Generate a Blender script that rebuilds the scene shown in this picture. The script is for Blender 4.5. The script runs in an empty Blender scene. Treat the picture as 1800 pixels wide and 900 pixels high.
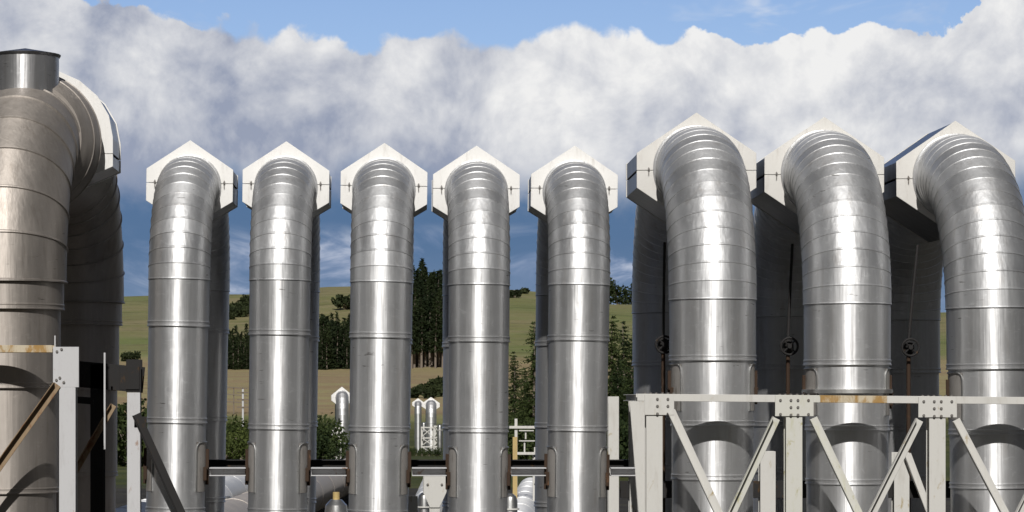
import bpy, bmesh, math, random
from mathutils import Vector, Matrix
PI = math.pi
random.seed(7)
sc = bpy.context.scene
COL = sc.collection
F = 4760.0          # focal length in pixels of the 1800 px wide photograph
VX, VY = 695.0, 700.0
EYE = 3.5

def W(px, py, Y):
    return Vector(((px - VX) * Y / F, Y, EYE + (VY - py) * Y / F))

# ------------------------------------------------------------------ node helpers
class NT:
    def __init__(s, tree):
        s.t = tree; s.n = tree.nodes; s.l = tree.links
    def node(s, kind, **kw):
        n = s.n.new(kind)
        for k, v in kw.items(): setattr(n, k, v)
        return n
    def put(s, sock, v):
        if isinstance(v, bpy.types.NodeSocket): s.l.new(v, sock)
        elif v is not None:
            if isinstance(v, (tuple, list)) and len(v) == 3 and sock.type == 'RGBA': v = (*v, 1)
            sock.default_value = v
    def math(s, op, a, b=None, c=None, clamp=False):
        n = s.node('ShaderNodeMath', operation=op, use_clamp=clamp)
        s.put(n.inputs[0], a)
        if b is not None: s.put(n.inputs[1], b)
        if c is not None: s.put(n.inputs[2], c)
        return n.outputs[0]
    def noise(s, vec, scale, detail=5, rough=.55, dist=0.0):
        n = s.node('ShaderNodeTexNoise')
        s.put(n.inputs['Vector'], vec); s.put(n.inputs['Scale'], scale)
        s.put(n.inputs['Detail'], detail); s.put(n.inputs['Roughness'], rough); s.put(n.inputs['Distortion'], dist)
        return n.outputs[0]
    def mapv(s, vec, scale=(1, 1, 1), loc=(0, 0, 0)):
        n = s.node('ShaderNodeMapping')
        s.put(n.inputs['Vector'], vec); n.inputs['Scale'].default_value = scale; n.inputs['Location'].default_value = loc
        return n.outputs[0]
    def ramp(s, v, a, b, c=0.0, d=1.0, smooth=True):
        n = s.node('ShaderNodeMapRange', interpolation_type='SMOOTHSTEP' if smooth else 'LINEAR', clamp=True)
        s.put(n.inputs['Value'], v)
        for k, x in zip(('From Min', 'From Max', 'To Min', 'To Max'), (a, b, c, d)): s.put(n.inputs[k], x)
        return n.outputs[0]
    def mix(s, f, a, b):
        n = s.node('ShaderNodeMix', data_type='RGBA')
        s.put(n.inputs[0], f); s.put(n.inputs[6], a); s.put(n.inputs[7], b)
        return n.outputs[2]
    def bump(s, h, strength, dist=.01):
        n = s.node('ShaderNodeBump'); s.put(n.inputs['Height'], h)
        n.inputs['Strength'].default_value = strength; n.inputs['Distance'].default_value = dist
        return n.outputs[0]

def new_mat(name):
    m = bpy.data.materials.new(name); m.use_nodes = True
    nt = NT(m.node_tree)
    bsdf = [n for n in nt.n if n.type == 'BSDF_PRINCIPLED'][0]
    return m, nt, bsdf

def metal_mat(name, base, rough, aniso, streak=.08, tint=(.30, .24, .18), tint_amt=.25, panel_amt=.14, gloss=.38, met=1.0):
    m, nt, b = new_mat(name)
    oc = nt.node('ShaderNodeTexCoord').outputs['Object']
    uvn = nt.node('ShaderNodeUVMap', uv_map='UVMap').outputs[0]
    oi = nt.node('ShaderNodeObjectInfo').outputs['Random']
    off = nt.node('ShaderNodeVectorMath', operation='ADD'); nt.put(off.inputs[0], oc)
    cmb = nt.node('ShaderNodeCombineXYZ'); nt.put(cmb.inputs[0], nt.math('MULTIPLY', oi, 37.0)); nt.put(cmb.inputs[2], nt.math('MULTIPLY', oi, 91.0))
    nt.put(off.inputs[1], cmb.outputs[0])
    p = off.outputs[0]
    st = nt.noise(nt.mapv(p, (14, 14, .5)), 1.0, 5, .6)
    fine = nt.noise(nt.mapv(p, (60, 60, 2.0)), 1.0, 3, .6)
    blot = nt.noise(p, 2.2, 5, .6, .6)
    scuff = nt.ramp(nt.noise(nt.mapv(p, (5, 5, 9)), 1.0, 8, .7, 1.5), .56, .66)
    at = nt.node('ShaderNodeAttribute', attribute_name='panel').outputs['Fac']
    v = nt.math('ADD', 1.0, nt.math('MULTIPLY', nt.math('SUBTRACT', st, .5), streak * 2.4))
    v = nt.math('ADD', v, nt.math('MULTIPLY', nt.math('SUBTRACT', at, .5), panel_amt))
    v = nt.math('ADD', v, nt.math('MULTIPLY', nt.math('SUBTRACT', blot, .5), .22))
    v = nt.math('ADD', v, nt.math('MULTIPLY', scuff, .14))
    sh = nt.node('ShaderNodeVectorMath', operation='SCALE'); nt.put(sh.inputs[0], base); nt.put(sh.inputs['Scale'], v)
    dirt = nt.ramp(nt.noise(nt.mapv(p, (7, 7, 1.1)), 1.0, 6, .65), .5, .78, 0, tint_amt)
    base_c = nt.mix(dirt, sh.outputs[0], tint)
    mark = nt.math('MULTIPLY', nt.ramp(nt.noise(nt.mapv(p, (4, 4, 34)), 1.0, 4, .6), .66, .71, 0, .75), nt.ramp(nt.noise(p, 1.3, 2, .5), .5, .6))
    nt.put(b.inputs['Base Color'], nt.mix(mark, base_c, (.10, .09, .08)))
    b.inputs['Metallic'].default_value = met
    b.inputs['Specular IOR Level'].default_value = .3
    r = nt.math('ADD', rough, nt.math('MULTIPLY', nt.math('SUBTRACT', blot, .5), .16))
    r = nt.math('ADD', r, nt.math('MULTIPLY', nt.math('SUBTRACT', fine, .5), .12))
    r = nt.math('ADD', r, nt.math('MULTIPLY', nt.math('SUBTRACT', at, .5), .07))
    r = nt.math('ADD', r, nt.math('MULTIPLY', scuff, .05))
    nt.put(b.inputs['Roughness'], r)
    if aniso:
        tg = nt.node('ShaderNodeTangent', direction_type='UV_MAP'); tg.uv_map = 'UVMap'
        nt.put(b.inputs['Tangent'], tg.outputs[0])
        b.inputs['Anisotropic'].default_value = aniso
        b.inputs['Anisotropic Rotation'].default_value = 0.25
    h = nt.math('ADD', nt.math('MULTIPLY', nt.noise(nt.mapv(p, (2.2, 2.2, 1.2)), 1.0, 3, .5), .8), nt.math('MULTIPLY', fine, .02))
    h = nt.math('ADD', h, nt.math('MULTIPLY', nt.noise(nt.mapv(p, (7, 7, .35)), 1.0, 3, .5), .6))
    nrm_ = nt.bump(h, .5, .03)
    nt.put(b.inputs['Normal'], nrm_)
    if aniso:
        b2 = nt.node('ShaderNodeBsdfPrincipled'); out = [n for n in nt.n if n.type == 'OUTPUT_MATERIAL'][0]
        for k in ('Base Color', 'Tangent'): nt.l.new(b.inputs[k].links[0].from_socket, b2.inputs[k])
        nt.put(b2.inputs['Normal'], nrm_)
        b2.inputs['Metallic'].default_value = 1; b2.inputs['Anisotropic'].default_value = min(.86, aniso * 1.42); b2.inputs['Anisotropic Rotation'].default_value = .25
        nt.put(b2.inputs['Roughness'], nt.math('MULTIPLY', r, .76))
        mx = nt.node('ShaderNodeMixShader'); mx.inputs[0].default_value = gloss
        nt.l.new(b.outputs[0], mx.inputs[1]); nt.l.new(b2.outputs[0], mx.inputs[2]); nt.l.new(mx.outputs[0], out.inputs[0])
    return m

def paint_mat(name, base, rough=.5, dirt=(.25, .2, .15), amt=.3, rust=0.0, rustcol=(.24, .11, .04), scale=3.0, metallic=0.0, lo=.5, hi=.78):
    m, nt, b = new_mat(name)
    oc = nt.node('ShaderNodeTexCoord').outputs['Object']
    gp = nt.node('ShaderNodeNewGeometry').outputs['Position']
    st = nt.noise(nt.mapv(gp, (scale * 3, scale * 3, scale * .6)), 1.0, 7, .65)
    sp = nt.noise(gp, scale * 9, 5, .7)
    c = nt.mix(nt.ramp(st, lo, hi, 0, amt), base, dirt)
    c = nt.mix(nt.ramp(sp, .55, .8, 0, amt * .7), c, dirt)
    if rust:
        rn = nt.noise(nt.mapv(gp, (6, 6, 3)), 1.0, 7, .7, .5)
        c = nt.mix(nt.ramp(rn, .62 - .25 * rust, .74 - .2 * rust), c, rustcol)
    nt.put(b.inputs['Base Color'], c)
    nt.put(b.inputs['Roughness'], nt.math('ADD', rough, nt.math('MULTIPLY', nt.math('SUBTRACT', sp, .5), .25)))
    b.inputs['Metallic'].default_value = metallic
    if max(base) < .12: b.inputs['Specular IOR Level'].default_value = .15
    nt.put(b.inputs['Normal'], nt.bump(nt.noise(gp, scale * 6, 6, .6), .2, .004))
    return m

def leaf_mat(name, c1, c2, scale=.6):
    m, nt, b = new_mat(name)
    gp = nt.node('ShaderNodeNewGeometry').outputs['Position']
    oi = nt.node('ShaderNodeObjectInfo').outputs['Random']
    f = nt.math('ADD', nt.math('MULTIPLY', nt.noise(gp, scale, 4, .6), .8), nt.math('MULTIPLY', oi, .35))
    nt.put(b.inputs['Base Color'], nt.mix(nt.ramp(f, .3, .85), c1, c2))
    b.inputs['Roughness'].default_value = .75
    b.inputs['Specular IOR Level'].default_value = .2
    tr = nt.node('ShaderNodeBsdfTranslucent'); nt.l.new(b.inputs['Base Color'].links[0].from_socket, tr.inputs['Color'])
    mx = nt.node('ShaderNodeMixShader'); mx.inputs[0].default_value = .38
    out = [n for n in nt.n if n.type == 'OUTPUT_MATERIAL'][0]
    nt.l.new(b.outputs[0], mx.inputs[1]); nt.l.new(tr.outputs[0], mx.inputs[2]); nt.l.new(mx.outputs[0], out.inputs[0])
    return m

M = {}
M['alu'] = metal_mat('aluminium_cladding', (.61, .613, .62), .60, .60, gloss=.33, met=.79)
M['alu_bend'] = metal_mat('bend_cladding', (.63, .635, .645), .60, .30, gloss=.42, met=.86, panel_amt=.15)
M['alu_old'] = metal_mat('weathered_cladding', (.375, .342, .312), .60, .45, met=.78, streak=.12, tint=(.2, .165, .135), tint_amt=.4, panel_amt=.2, gloss=.15)
M['alu_stub'] = metal_mat('stub_cladding', (.46, .46, .47), .5, .6, streak=.1, met=.8)
M['alu_roof'] = metal_mat('cap_cladding', (.2, .2, .21), .5, 0)
M['hood'] = metal_mat('housing_sheet_metal', (.30, .30, .305), .42, 0, streak=.1)
M['white'] = paint_mat('white_housing_paint', (.80, .79, .77), .45, (.46, .43, .39), .5)
M['cream'] = paint_mat('housing_sheet', (.66, .645, .615), .45, (.42, .38, .34), .5)
M['steel'] = paint_mat('white_steel_paint', (.58, .57, .54), .5, (.36, .33, .28), .4, rust=.12, rustcol=(.35, .27, .13))
M['steel_lichen'] = paint_mat('lichen_steel_paint', (.57, .565, .52), .55, (.42, .41, .22), .6, rust=.2, rustcol=(.36, .33, .14))
M['rust_beam'] = paint_mat('rust_streaked_paint', (.52, .45, .33), .6, (.3, .2, .08), .8, rust=.75, rustcol=(.34, .2, .06), scale=5)
M['galv'] = paint_mat('galvanised_steel', (.52, .52, .53), .55, (.3, .28, .27), .4, rust=.1)
M['dark_and_shaded_steel'] = paint_mat('dark_steel_and_painted_shade', (.026, .025, .025), .65, (.03, .022, .016), .5, rust=.1, rustcol=(.08, .045, .02))  # black valve steel; also paints shade into the rear beams
M['brown_steel'] = paint_mat('brown_rusty_steel', (.28, .2, .12), .65, (.16, .09, .04), .6, rust=.55, rustcol=(.2, .09, .035))
M['rust'] = paint_mat('rusty_lug', (.05, .032, .022), .8, (.025, .018, .014), .6, rust=.15, rustcol=(.2, .1, .05))
M['bolt'] = paint_mat('bolt_steel', (.16, .15, .14), .5, (.1, .05, .02), .5)
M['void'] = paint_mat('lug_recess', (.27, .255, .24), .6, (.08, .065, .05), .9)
M['rim'] = metal_mat('rim_strip', (.62, .62, .61), .42, 0)
M['yellow'] = paint_mat('ochre_paint', (.46, .34, .14), .6, (.3, .2, .1), .5)
M['needles'] = leaf_mat('pine_needles', (.016, .027, .011), (.042, .058, .022), .25)
M['needles_near'] = leaf_mat('dark_needles', (.020, .036, .014), (.075, .10, .032), 1.2)
M['bushleaf'] = leaf_mat('bush_leaves', (.04, .06, .016), (.13, .16, .045), .5)
M['scrub'] = leaf_mat('hill_scrub', (.022, .032, .012), (.06, .075, .03), .15)
M['bark'] = paint_mat('pine_bark', (.19, .155, .125), .85, (.09, .07, .055), .6)
M['wood'] = paint_mat('weathered_wood', (.17, .14, .11), .85, (.08, .06, .05), .6)

# ------------------------------------------------------------------ mesh helpers
class MB:
    def __init__(s):
        s.v = []; s.f = []; s.uv = {}; s.panel = {}; s.smooth = set()
    def add(s, verts, faces, smooth=False):
        o = len(s.v); s.v += [tuple(p) for p in verts]
        for f in faces:
            if smooth: s.smooth.add(len(s.f))
            s.f.append(tuple(i + o for i in f))
    def box(s, c, d):
        x, y, z = c; a, b, e = d[0] / 2, d[1] / 2, d[2] / 2
        s.add([(x + i * a, y + j * b, z + k * e) for i in (-1, 1) for j in (-1, 1) for k in (-1, 1)],
              [(0, 1, 3, 2), (4, 6, 7, 5), (0, 4, 5, 1), (2, 3, 7, 6), (0, 2, 6, 4), (1, 5, 7, 3)])
    def extrude(s, prof, p0, p1, xdir):
        """2-D outline swept from p0 to p1; its first axis lies along xdir."""
        p0, p1 = Vector(p0), Vector(p1); t = (p1 - p0).normalized()
        x = Vector(xdir); x = (x - t * x.dot(t)).normalized(); y = t.cross(x)
        n = len(prof)
        vs = [p0 + x * a + y * b for a, b in prof] + [p1 + x * a + y * b for a, b in prof]
        fs = [(i, (i + 1) % n, n + (i + 1) % n, n + i) for i in range(n)]
        fs += [tuple(reversed(range(n))), tuple(range(n, 2 * n))]
        s.add(vs, fs)
    def tube(s, pts, r, n=8, cap=True):
        pts = [Vector(p) for p in pts]; rs = r if isinstance(r, (list, tuple)) else [r] * len(pts)
        o = len(s.v); prev = None
        for i, p in enumerate(pts):
            t = (pts[min(i + 1, len(pts) - 1)] - pts[max(i - 1, 0)]).normalized()
            if prev is None:
                a = Vector((0, 0, 1)) if abs(t.z) < .9 else Vector((1, 0, 0)); u = t.cross(a).normalized()
            else: u = (prev - t * prev.dot(t)).normalized()
            prev = u; w = t.cross(u)
            s.v += [tuple(p + (u * math.cos(2 * PI * k / n) + w * math.sin(2 * PI * k / n)) * rs[i]) for k in range(n)]
        for i in range(len(pts) - 1):
            for k in range(n):
                s.smooth.add(len(s.f))
                s.f.append((o + i * n + k, o + i * n + (k + 1) % n, o + (i + 1) * n + (k + 1) % n, o + (i + 1) * n + k))
        if cap:
            s.f.append(tuple(o + k for k in reversed(range(n)))); s.f.append(tuple(o + (len(pts) - 1) * n + k for k in range(n)))
    def loft(s, st, n=56, cap=True):
        """st: (centre, u, v, radius, panel value) along a pipe."""
        o = len(s.v); L = 0; cum = []
        for i, q in enumerate(st):
            if i: L += (Vector(q[0]) - Vector(st[i - 1][0])).length
            cum.append(L)
            c, u, v, r = Vector(q[0]), Vector(q[1]), Vector(q[2]), q[3]
            s.v += [tuple(c + (u * math.cos(2 * PI * k / n) + v * math.sin(2 * PI * k / n)) * r) for k in range(n)]
        for i in range(len(st) - 1):
            for k in range(n):
                fi = len(s.f); s.smooth.add(fi)
                s.f.append((o + i * n + k, o + i * n + (k + 1) % n, o + (i + 1) * n + (k + 1) % n, o + (i + 1) * n + k))
                s.uv[fi] = [(k / n, cum[i]), ((k + 1) / n, cum[i]), ((k + 1) / n, cum[i + 1]), (k / n, cum[i + 1])]
                s.panel[fi] = st[i][4]
        if cap:
            s.f.append(tuple(o + k for k in reversed(range(n)))); s.f.append(tuple(o + (len(st) - 1) * n + k for k in range(n)))
    def build(s, name, mat, parent=None, bevel=0.0, sharp=28):
        me = bpy.data.meshes.new(name); me.from_pydata(s.v, [], s.f)
        me.materials.append(mat)
        if s.smooth:
            me.polygons.foreach_set('use_smooth', [i in s.smooth for i in range(len(s.f))])
        if s.uv:
            uvl = me.uv_layers.new(name='UVMap')
            for p in me.polygons:
                q = s.uv.get(p.index)
                if q:
                    for li, w in zip(p.loop_indices, q): uvl.data[li].uv = w
            at = me.attributes.new('panel', 'FLOAT', 'FACE')
            at.data.foreach_set('value', [s.panel.get(i, .5) for i in range(len(s.f))])
        bm = bmesh.new(); bm.from_mesh(me); bmesh.ops.recalc_face_normals(bm, faces=bm.faces); bm.to_mesh(me); bm.free()
        if s.smooth: me.set_sharp_from_angle(angle=math.radians(sharp))
        o = bpy.data.objects.new(name, me); COL.objects.link(o)
        if parent: o.parent = parent
        if bevel:
            b = o.modifiers.new('bevel', 'BEVEL'); b.width = bevel; b.segments = 1; b.limit_method = 'ANGLE'
        return o

def tag(o, label, cat, group=None, kind=None):
    if label: o['label'] = label
    if cat: o['category'] = cat
    if group: o['group'] = group
    o['kind'] = kind or 'thing'
    return o
def thing(name, loc, label, cat, group=None, rz=0.0):
    o = bpy.data.objects.new(name, None); COL.objects.link(o)
    o.location = loc; o.rotation_euler = (0, 0, rz); o.empty_display_size = .2
    return tag(o, label, cat, group)
def dup(root, loc, rz=0.0, label=None, group=None, scale=None):
    def cp(o, par):
        c = o.copy(); COL.objects.link(c)
        if par: c.parent = par
        for ch in list(o.children): cp(ch, c)
        return c
    r = cp(root, None); r.location = loc; r.rotation_euler = (0, 0, rz)
    if label: r['label'] = label
    if group: r['group'] = group
    if scale: r.scale = (scale,) * 3 if not isinstance(scale, tuple) else scale
    return r

def Hprof(w, h, tf, tw):
    """H outline: flanges of width w along the first axis, h deep along the second."""
    a, b = w / 2, h / 2; t = tw / 2
    return [(-a, -b), (a, -b), (a, -b + tf), (t, -b + tf), (t, b - tf), (a, b - tf), (a, b), (-a, b), (-a, b - tf), (-t, b - tf), (-t, -b + tf), (-a, -b + tf)]
def Rprof(w, h): return [(-w / 2, -h / 2), (w / 2, -h / 2), (w / 2, h / 2), (-w / 2, h / 2)]
def Lprof(w, t): return [(-w / 2, 0), (w / 2, 0), (w / 2, t), (-w / 2 + t, t), (-w / 2 + t, w), (-w / 2, w)]

# ------------------------------------------------------------------ pipe loops
def riser_stations(r_of_seam, z_list, y, rnd, sgn=1):
    """vertical run: z_list ascending seams, one radius per section, a rolled bead at each joint."""
    st = []; X = (1, 0, 0); V = (0, sgn, 0)
    for i in range(len(z_list) - 1):
        z0, z1 = z_list[i], z_list[i + 1]; r = r_of_seam[i]; pv = rnd.random()
        if i:
            st += [((0, y, z0 - .003), X, V, r + .013, pv), ((0, y, z0 + .012), X, V, r + .013, pv), ((0, y, z0 + .022), X, V, r + .004, pv),
                   ((0, y, z0 + .05), X, V, r + .004, pv), ((0, y, z0 + .06), X, V, r + .011, pv), ((0, y, z0 + .072), X, V, r + .011, pv), ((0, y, z0 + .082), X, V, r, pv)]
        else: st.append(((0, y, z0), X, V, r, pv))
        st.append(((0, y, z1 - .004), X, V, r, pv))
    return st
def elbow_stations(r, R, z0, n, rnd, y_far=None, bead=.007):
    """lobster-back bend: n gores with a rolled bead at each mitre. y_far: mirror for the rear bend."""
    st = []; X = (1, 0, 0)
    def at(th, rr, pv):
        y = R - R * math.cos(th); z = z0 + R * math.sin(th)
        v = Vector((0, math.cos(th), -math.sin(th)))
        if y_far is not None: y = y_far - y; v.y = -v.y
        return ((0, y, z), X, v, rr, pv)
    d = PI / 2 / n
    eps = .009 / R
    for i in range(n):
        t0, t1 = i * d, (i + 1) * d; pv = rnd.random()
        st += [at(t0 + eps * .2, r + bead, pv), at(t0 + eps * (1 + bead * 60 - .42), r + bead, pv), at(t0 + eps * (2.2 + bead * 90 - .63), r + .0005, pv), at(t1 - eps * .6, r, pv)]
    st.append(at(PI / 2, r, .5))
    return st

def hex_profile(hw, peak, sh, n_round=0, low=None, shl=None):
    """(x, z) outlines of the upper and lower cover about the joint line."""
    low = peak if low is None else low
    if n_round:
        up = [(hw, 0), (hw, sh)]
        a0 = math.asin(min(.99, 0.0))
        up += [(hw * math.cos(t), sh + (peak - sh) * math.sin(t)) for t in [PI * k / n_round for k in range(1, n_round)]]
        up += [(-hw, sh), (-hw, 0)]
    else:
        up = [(hw, 0), (hw, sh), (0, peak), (-hw, sh), (-hw, 0)]
    shl = sh if shl is None else shl
    lo = [(-hw, 0), (-hw, -shl), (0, -low), (hw, -shl), (hw, 0)]
    return up, lo

def make_loop(name, loc, label, cat, group, *, r, R, zax, L, hw, peak, sh, seams, radii, gores, mat, boxmat, box_dz=0.0, pre=0.0, post=0.0,
              n=56, lug=None, round_top=0, stub=None, seed=1, clips=True, rear_scale=1.0, band=None, low=None, shl=None, bead=.0075):
    rnd = random.Random(seed)
    t = thing(name, loc, label, cat, group)
    z0 = zax - R
    yb = R + pre; ye = yb + L; yr = ye + post + R
    zs = [0.0] + seams + [z0]
    m = MB(); m.loft(riser_stations(radii, zs, 0, rnd), n); m.build('front_riser', mat, t)
    m = MB(); s_ = elbow_stations(r, R, z0, gores, rnd, bead=bead); bmat = M['alu_bend'] if mat == M['alu'] else mat
    if pre: s_.append(((0, yb, zax), (1, 0, 0), (0, 0, -1), r, .5))
    m.loft(s_, n); m.build('front_elbow', bmat, t, sharp=12)
    m = MB(); s_ = elbow_stations(r * rear_scale, R, z0, gores, rnd, y_far=yr, bead=bead)
    if post: s_.append(((0, ye, zax), (1, 0, 0), (0, 0, -1), r * rear_scale, .5))
    m.loft(s_, n); m.build('rear_elbow', bmat, t, sharp=12)
    m = MB(); m.loft(riser_stations([q * rear_scale for q in radii], zs, yr, rnd, -1), n); m.build('rear_riser', mat, t)
    # expansion joint housing in two halves
    up, lo = hex_profile(hw, peak, sh, round_top, low, shl)
    zc = zax + box_dz
    def half(prof, nm, s):
        h = MB()
        g = .004; G = .018
        P = [(x, z + (s * g if z == 0 else 0)) for x, z in prof]
        Q = [(x * .985, (z * .985) + (s * G if z == 0 else 0)) for x, z in prof]
        h.extrude([(x, -z) for x, z in Q], (0, yb + .035, zc), (0, ye - .035, zc), (1, 0, 0))
        o = h.build(nm, M['hood'], t, bevel=.004)
        for y0, y1 in ((yb, yb + .035), (ye - .035, ye)):
            h = MB(); h.extrude([(x, -z) for x, z in P], (0, y0, zc), (0, y1, zc), (1, 0, 0)); h.build('face_plate', boxmat, o, bevel=.004)
        return o
    up_o = half(up, 'upper_cover', 1); half(lo, 'lower_cover', -1)
    if clips:
        cx = hw * .8
        proto = None
        for s in (-1, 1):
            c = MB(); c.box((s * cx, yb - .008, zc - .01), (.014, .016, .11)); c.box((s * cx, yb - .022, zc + .012), (.03, .012, .03)); c.box((s * cx, yb - .02, zc - .055), (.012, .012, .04))
            c.build('latch', M['bolt'], t)
    c = MB(); c.loft([((0, yb - .05, zax), (1, 0, 0), (0, 0, -1), r + .012, .3), ((0, yb - .045, zax), (1, 0, 0), (0, 0, -1), r + .03, .3), ((0, yb - .004, zax), (1, 0, 0), (0, 0, -1), r + .034, .3)], n)
    c.build('collar', mat, t)
    if lug:
        zl0, zl1, rr, half_deg = lug
        for s in (-1, 1):
            A = math.radians(half_deg)
            base = 0 if s > 0 else PI
            def pt(a, z, rad): return (math.cos(base + a) * rad, math.sin(base + a) * rad, z)
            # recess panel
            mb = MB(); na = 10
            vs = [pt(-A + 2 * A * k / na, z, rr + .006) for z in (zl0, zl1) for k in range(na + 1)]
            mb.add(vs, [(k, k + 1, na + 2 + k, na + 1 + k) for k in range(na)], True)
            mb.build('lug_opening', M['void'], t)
            # cladding rim
            path = []
            cr = .1
            for a, z in ([(-A, zl0)] + [(-A, zl1 - cr)] + [(-A + .06 / rr * (1 - math.cos(q)) * 1.6, zl1 - cr + cr * math.sin(q)) for q in (PI / 6, PI / 3, PI / 2)]):
                path.append((a, z))
            full = path + [(-a, z) for a, z in reversed(path)]
            dense = []
            for (a, z), (a2, z2) in zip(full, full[1:]):
                for k in range(5): dense.append((a + (a2 - a) * k / 5, z + (z2 - z) * k / 5))
            dense.append(full[-1])
            mb = MB(); mb.tube([pt(a, z, rr + .012) for a, z in dense], .013, 8); mb.build('lug_rim', M['rim'], t)
            # lug plates
            mb = MB(); zc_ = (zl0 + zl1) / 2
            mb.box((s * (rr + .015), 0, zc_), (.07, .03, (zl1 - zl0) * .72)); mb.box((s * (rr + .02), 0, zc_ - .02), (.06, .24, .035))
            mb.box((s * (rr + .008), -.16, zc_ - .10), (.05, .025, .2))
            mb.build('support_lug', M['rust'], t, bevel=.004)
    if band:
        zb, rb = band
        mb = MB(); X, V = (1, 0, 0), (0, 1, 0)
        mb.loft([((0, 0, zb - .03), X, V, rb, .6), ((0, 0, zb - .03), X, V, rb + .045, .6), ((0, 0, zb + .015), X, V, rb + .045, .6), ((0, 0, zb + .03), X, V, rb, .6)], n)
        mb.build('cladding_ledge', M['rim'], t)
    if stub:
        ys, rs, zt = stub
        mb = MB(); X, V = (1, 0, 0), (0, 1, 0)
        zb = zax + r * .78
        mb.loft([((0, ys, zb), X, V, rs, .5), ((0, ys, zt), X, V, rs, .5)], n, cap=False); o = mb.build('vent_stub', M['alu_stub'], t)
        mb = MB()
        mb.loft([((0, ys, zt - .03), X, V, rs + .012, .2), ((0, ys, zt + .004), X, V, rs + .03, .2), ((0, ys, zt + .012), X, V, rs + .03, .2), ((0, ys, zt + .115), X, V, .012, .2)], 28)
        mb.build('cap', M['alu_roof'], o)
    return t

def zpx(py, Y=40.0): return EYE + (VY - py) * Y / F
SY = 40.0
# five slim loops
r5 = .455
small_kw = dict(r=r5, R=1.5, zax=EYE + (VY - 332.5) * 41.5 / F, L=1.15, hw=.665, peak=.66, sh=.215, box_dz=.05, low=.68, shl=.275,
                radii=[.425, .432, .440, .450], gores=13, mat=M['alu'], boxmat=M['white'],
                lug=(zpx(868), zpx(781), .432, 43), n=64)
slim_labels = [
    'slim silver pipe loop next to the massive brown-grey pipe, dark brace across its foot',
    'slim silver pipe loop, second from the massive pipe, dark dents under its housing',
    'slim silver pipe loop in the middle of the five, left of the tall pines',
    'slim silver pipe loop immediately right of the tall pine stand',
    'slim silver pipe loop nearest the thick pipes and the white truss frame']
slim_px = [312.5, 490.5, 667.5, 841.5, 1016.0]
slim_dy = [-5, -3, 0, 5, 5]
slim_seams = [(748, 579), (757, 592), (758, 594), (754, 596), (752, 594)]
slim_yaw = [-.5, -.2, -.6, .2, -.4]
slim_lean = [.95, .7, .8, .3, .7]
loops = []
for i, px in enumerate(slim_px):
    loc = ((px - VX) * SY / F, SY, -slim_dy[i] * SY / F)
    o = make_loop('pipe_loop', loc, slim_labels[i], 'pipe loop', 'slim silver pipe loops', seed=3 + i, seams=[zpx(905), zpx(slim_seams[i][0]), zpx(slim_seams[i][1])], **small_kw)
    o.rotation_euler.z = math.radians(slim_yaw[i]); o.rotation_euler.y = math.radians(slim_lean[i])
    o.location.x -= math.sin(math.radians(slim_lean[i])) * 3.9
    loops.append(o)
# three thick loops
rb = .645
thick_kw = dict(r=rb, R=2.12, zax=EYE + (VY - 297) * 42.1 / F, L=2.0, hw=.93, peak=.90, sh=.27, box_dz=-.02,
                seams=[zpx(842), zpx(748), zpx(634)], radii=[.595, .602, .612, .635], gores=16, mat=M['alu'], boxmat=M['cream'],
                lug=(zpx(722), zpx(640), .612, 36), n=72)
thick_labels = ['thick silver pipe loop at the left end of the white truss frame',
                'thick silver pipe loop in the middle of the three, behind the rust stained top beam',
                'thick silver pipe loop farthest right, its housing roof edge dark against the cloud']
thick_px = [1252.5, 1489.0, 1741.0]
thick_dy = [0, 8, 15]
T0 = None
for i, px in enumerate(thick_px):
    loc = ((px - VX) * SY / F, SY, -thick_dy[i] * SY / F)
    if i == 0: T0 = make_loop('pipe_loop', loc, thick_labels[0], 'pipe loop', 'thick silver pipe loops', seed=11, **thick_kw); o = T0
    else: o = dup(T0, loc, 0, thick_labels[i])
    if i == 1:
        mb = MB(); X, V = (1, 0, 0), (0, 1, 0); zb = zpx(686) - loc[2]
        mb.loft([((0, 0, zb - .05), X, V, .60, .6), ((0, 0, zb - .045), X, V, .665, .6), ((0, 0, zb + .01), X, V, .665, .6), ((0, 0, zb + .02), X, V, .60, .6)], 64)
        mb.build('cladding_ledge', M['rim'], o)
    if i == 2: o.rotation_euler = (0, math.radians(-.5), math.radians(1.2)); o.location.x += .035
# big weathered loop on the left
big = make_loop('pipe_loop', ((12 - VX) * SY / F, SY, 0), 'massive brown-grey weathered pipe loop with a capped stub on top, at the left edge', 'pipe loop', None,
                r=.875, R=2.3, zax=EYE + (VY - 250) * 42.3 / F, L=1.25, hw=1.28, peak=1.37, sh=.26, box_dz=-.14, low=.75, shl=.20, pre=.45, post=2.2,
                seams=[zpx(865), zpx(682), zpx(545)], radii=[.725, .755, .79, .84], gores=7, bead=.022, mat=M['alu_old'], boxmat=M['white'], round_top=10,
                stub=(2.0, .52, zpx(98, 42.0)), n=72, seed=21, clips=False)

m = MB(); X = (1, 0, 0); V = (0, 0, -1); zb = EYE + (VY - 250) * 42.3 / F
st_ = []
for k in range(13):
    q = k / 12; r_ = .90 + .23 * math.sin(min(1, q * 1.25) * PI / 2) ** .8 - (.05 * max(0, q - .8) / .2)
    y_ = 1.75 + .97 * q
    st_.append(((0, y_, zb), X, V, r_, .2 + .05 * (k % 4)))
    if k in (4, 8): st_ += [((0, y_ + .005, zb), X, V, r_ + .014, .3), ((0, y_ + .03, zb), X, V, r_ + .016, .3), ((0, y_ + .035, zb), X, V, r_ + .003, .3)]
m.loft(st_, 64)
m.build('flared_collar', M['alu_old'], big)
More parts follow.
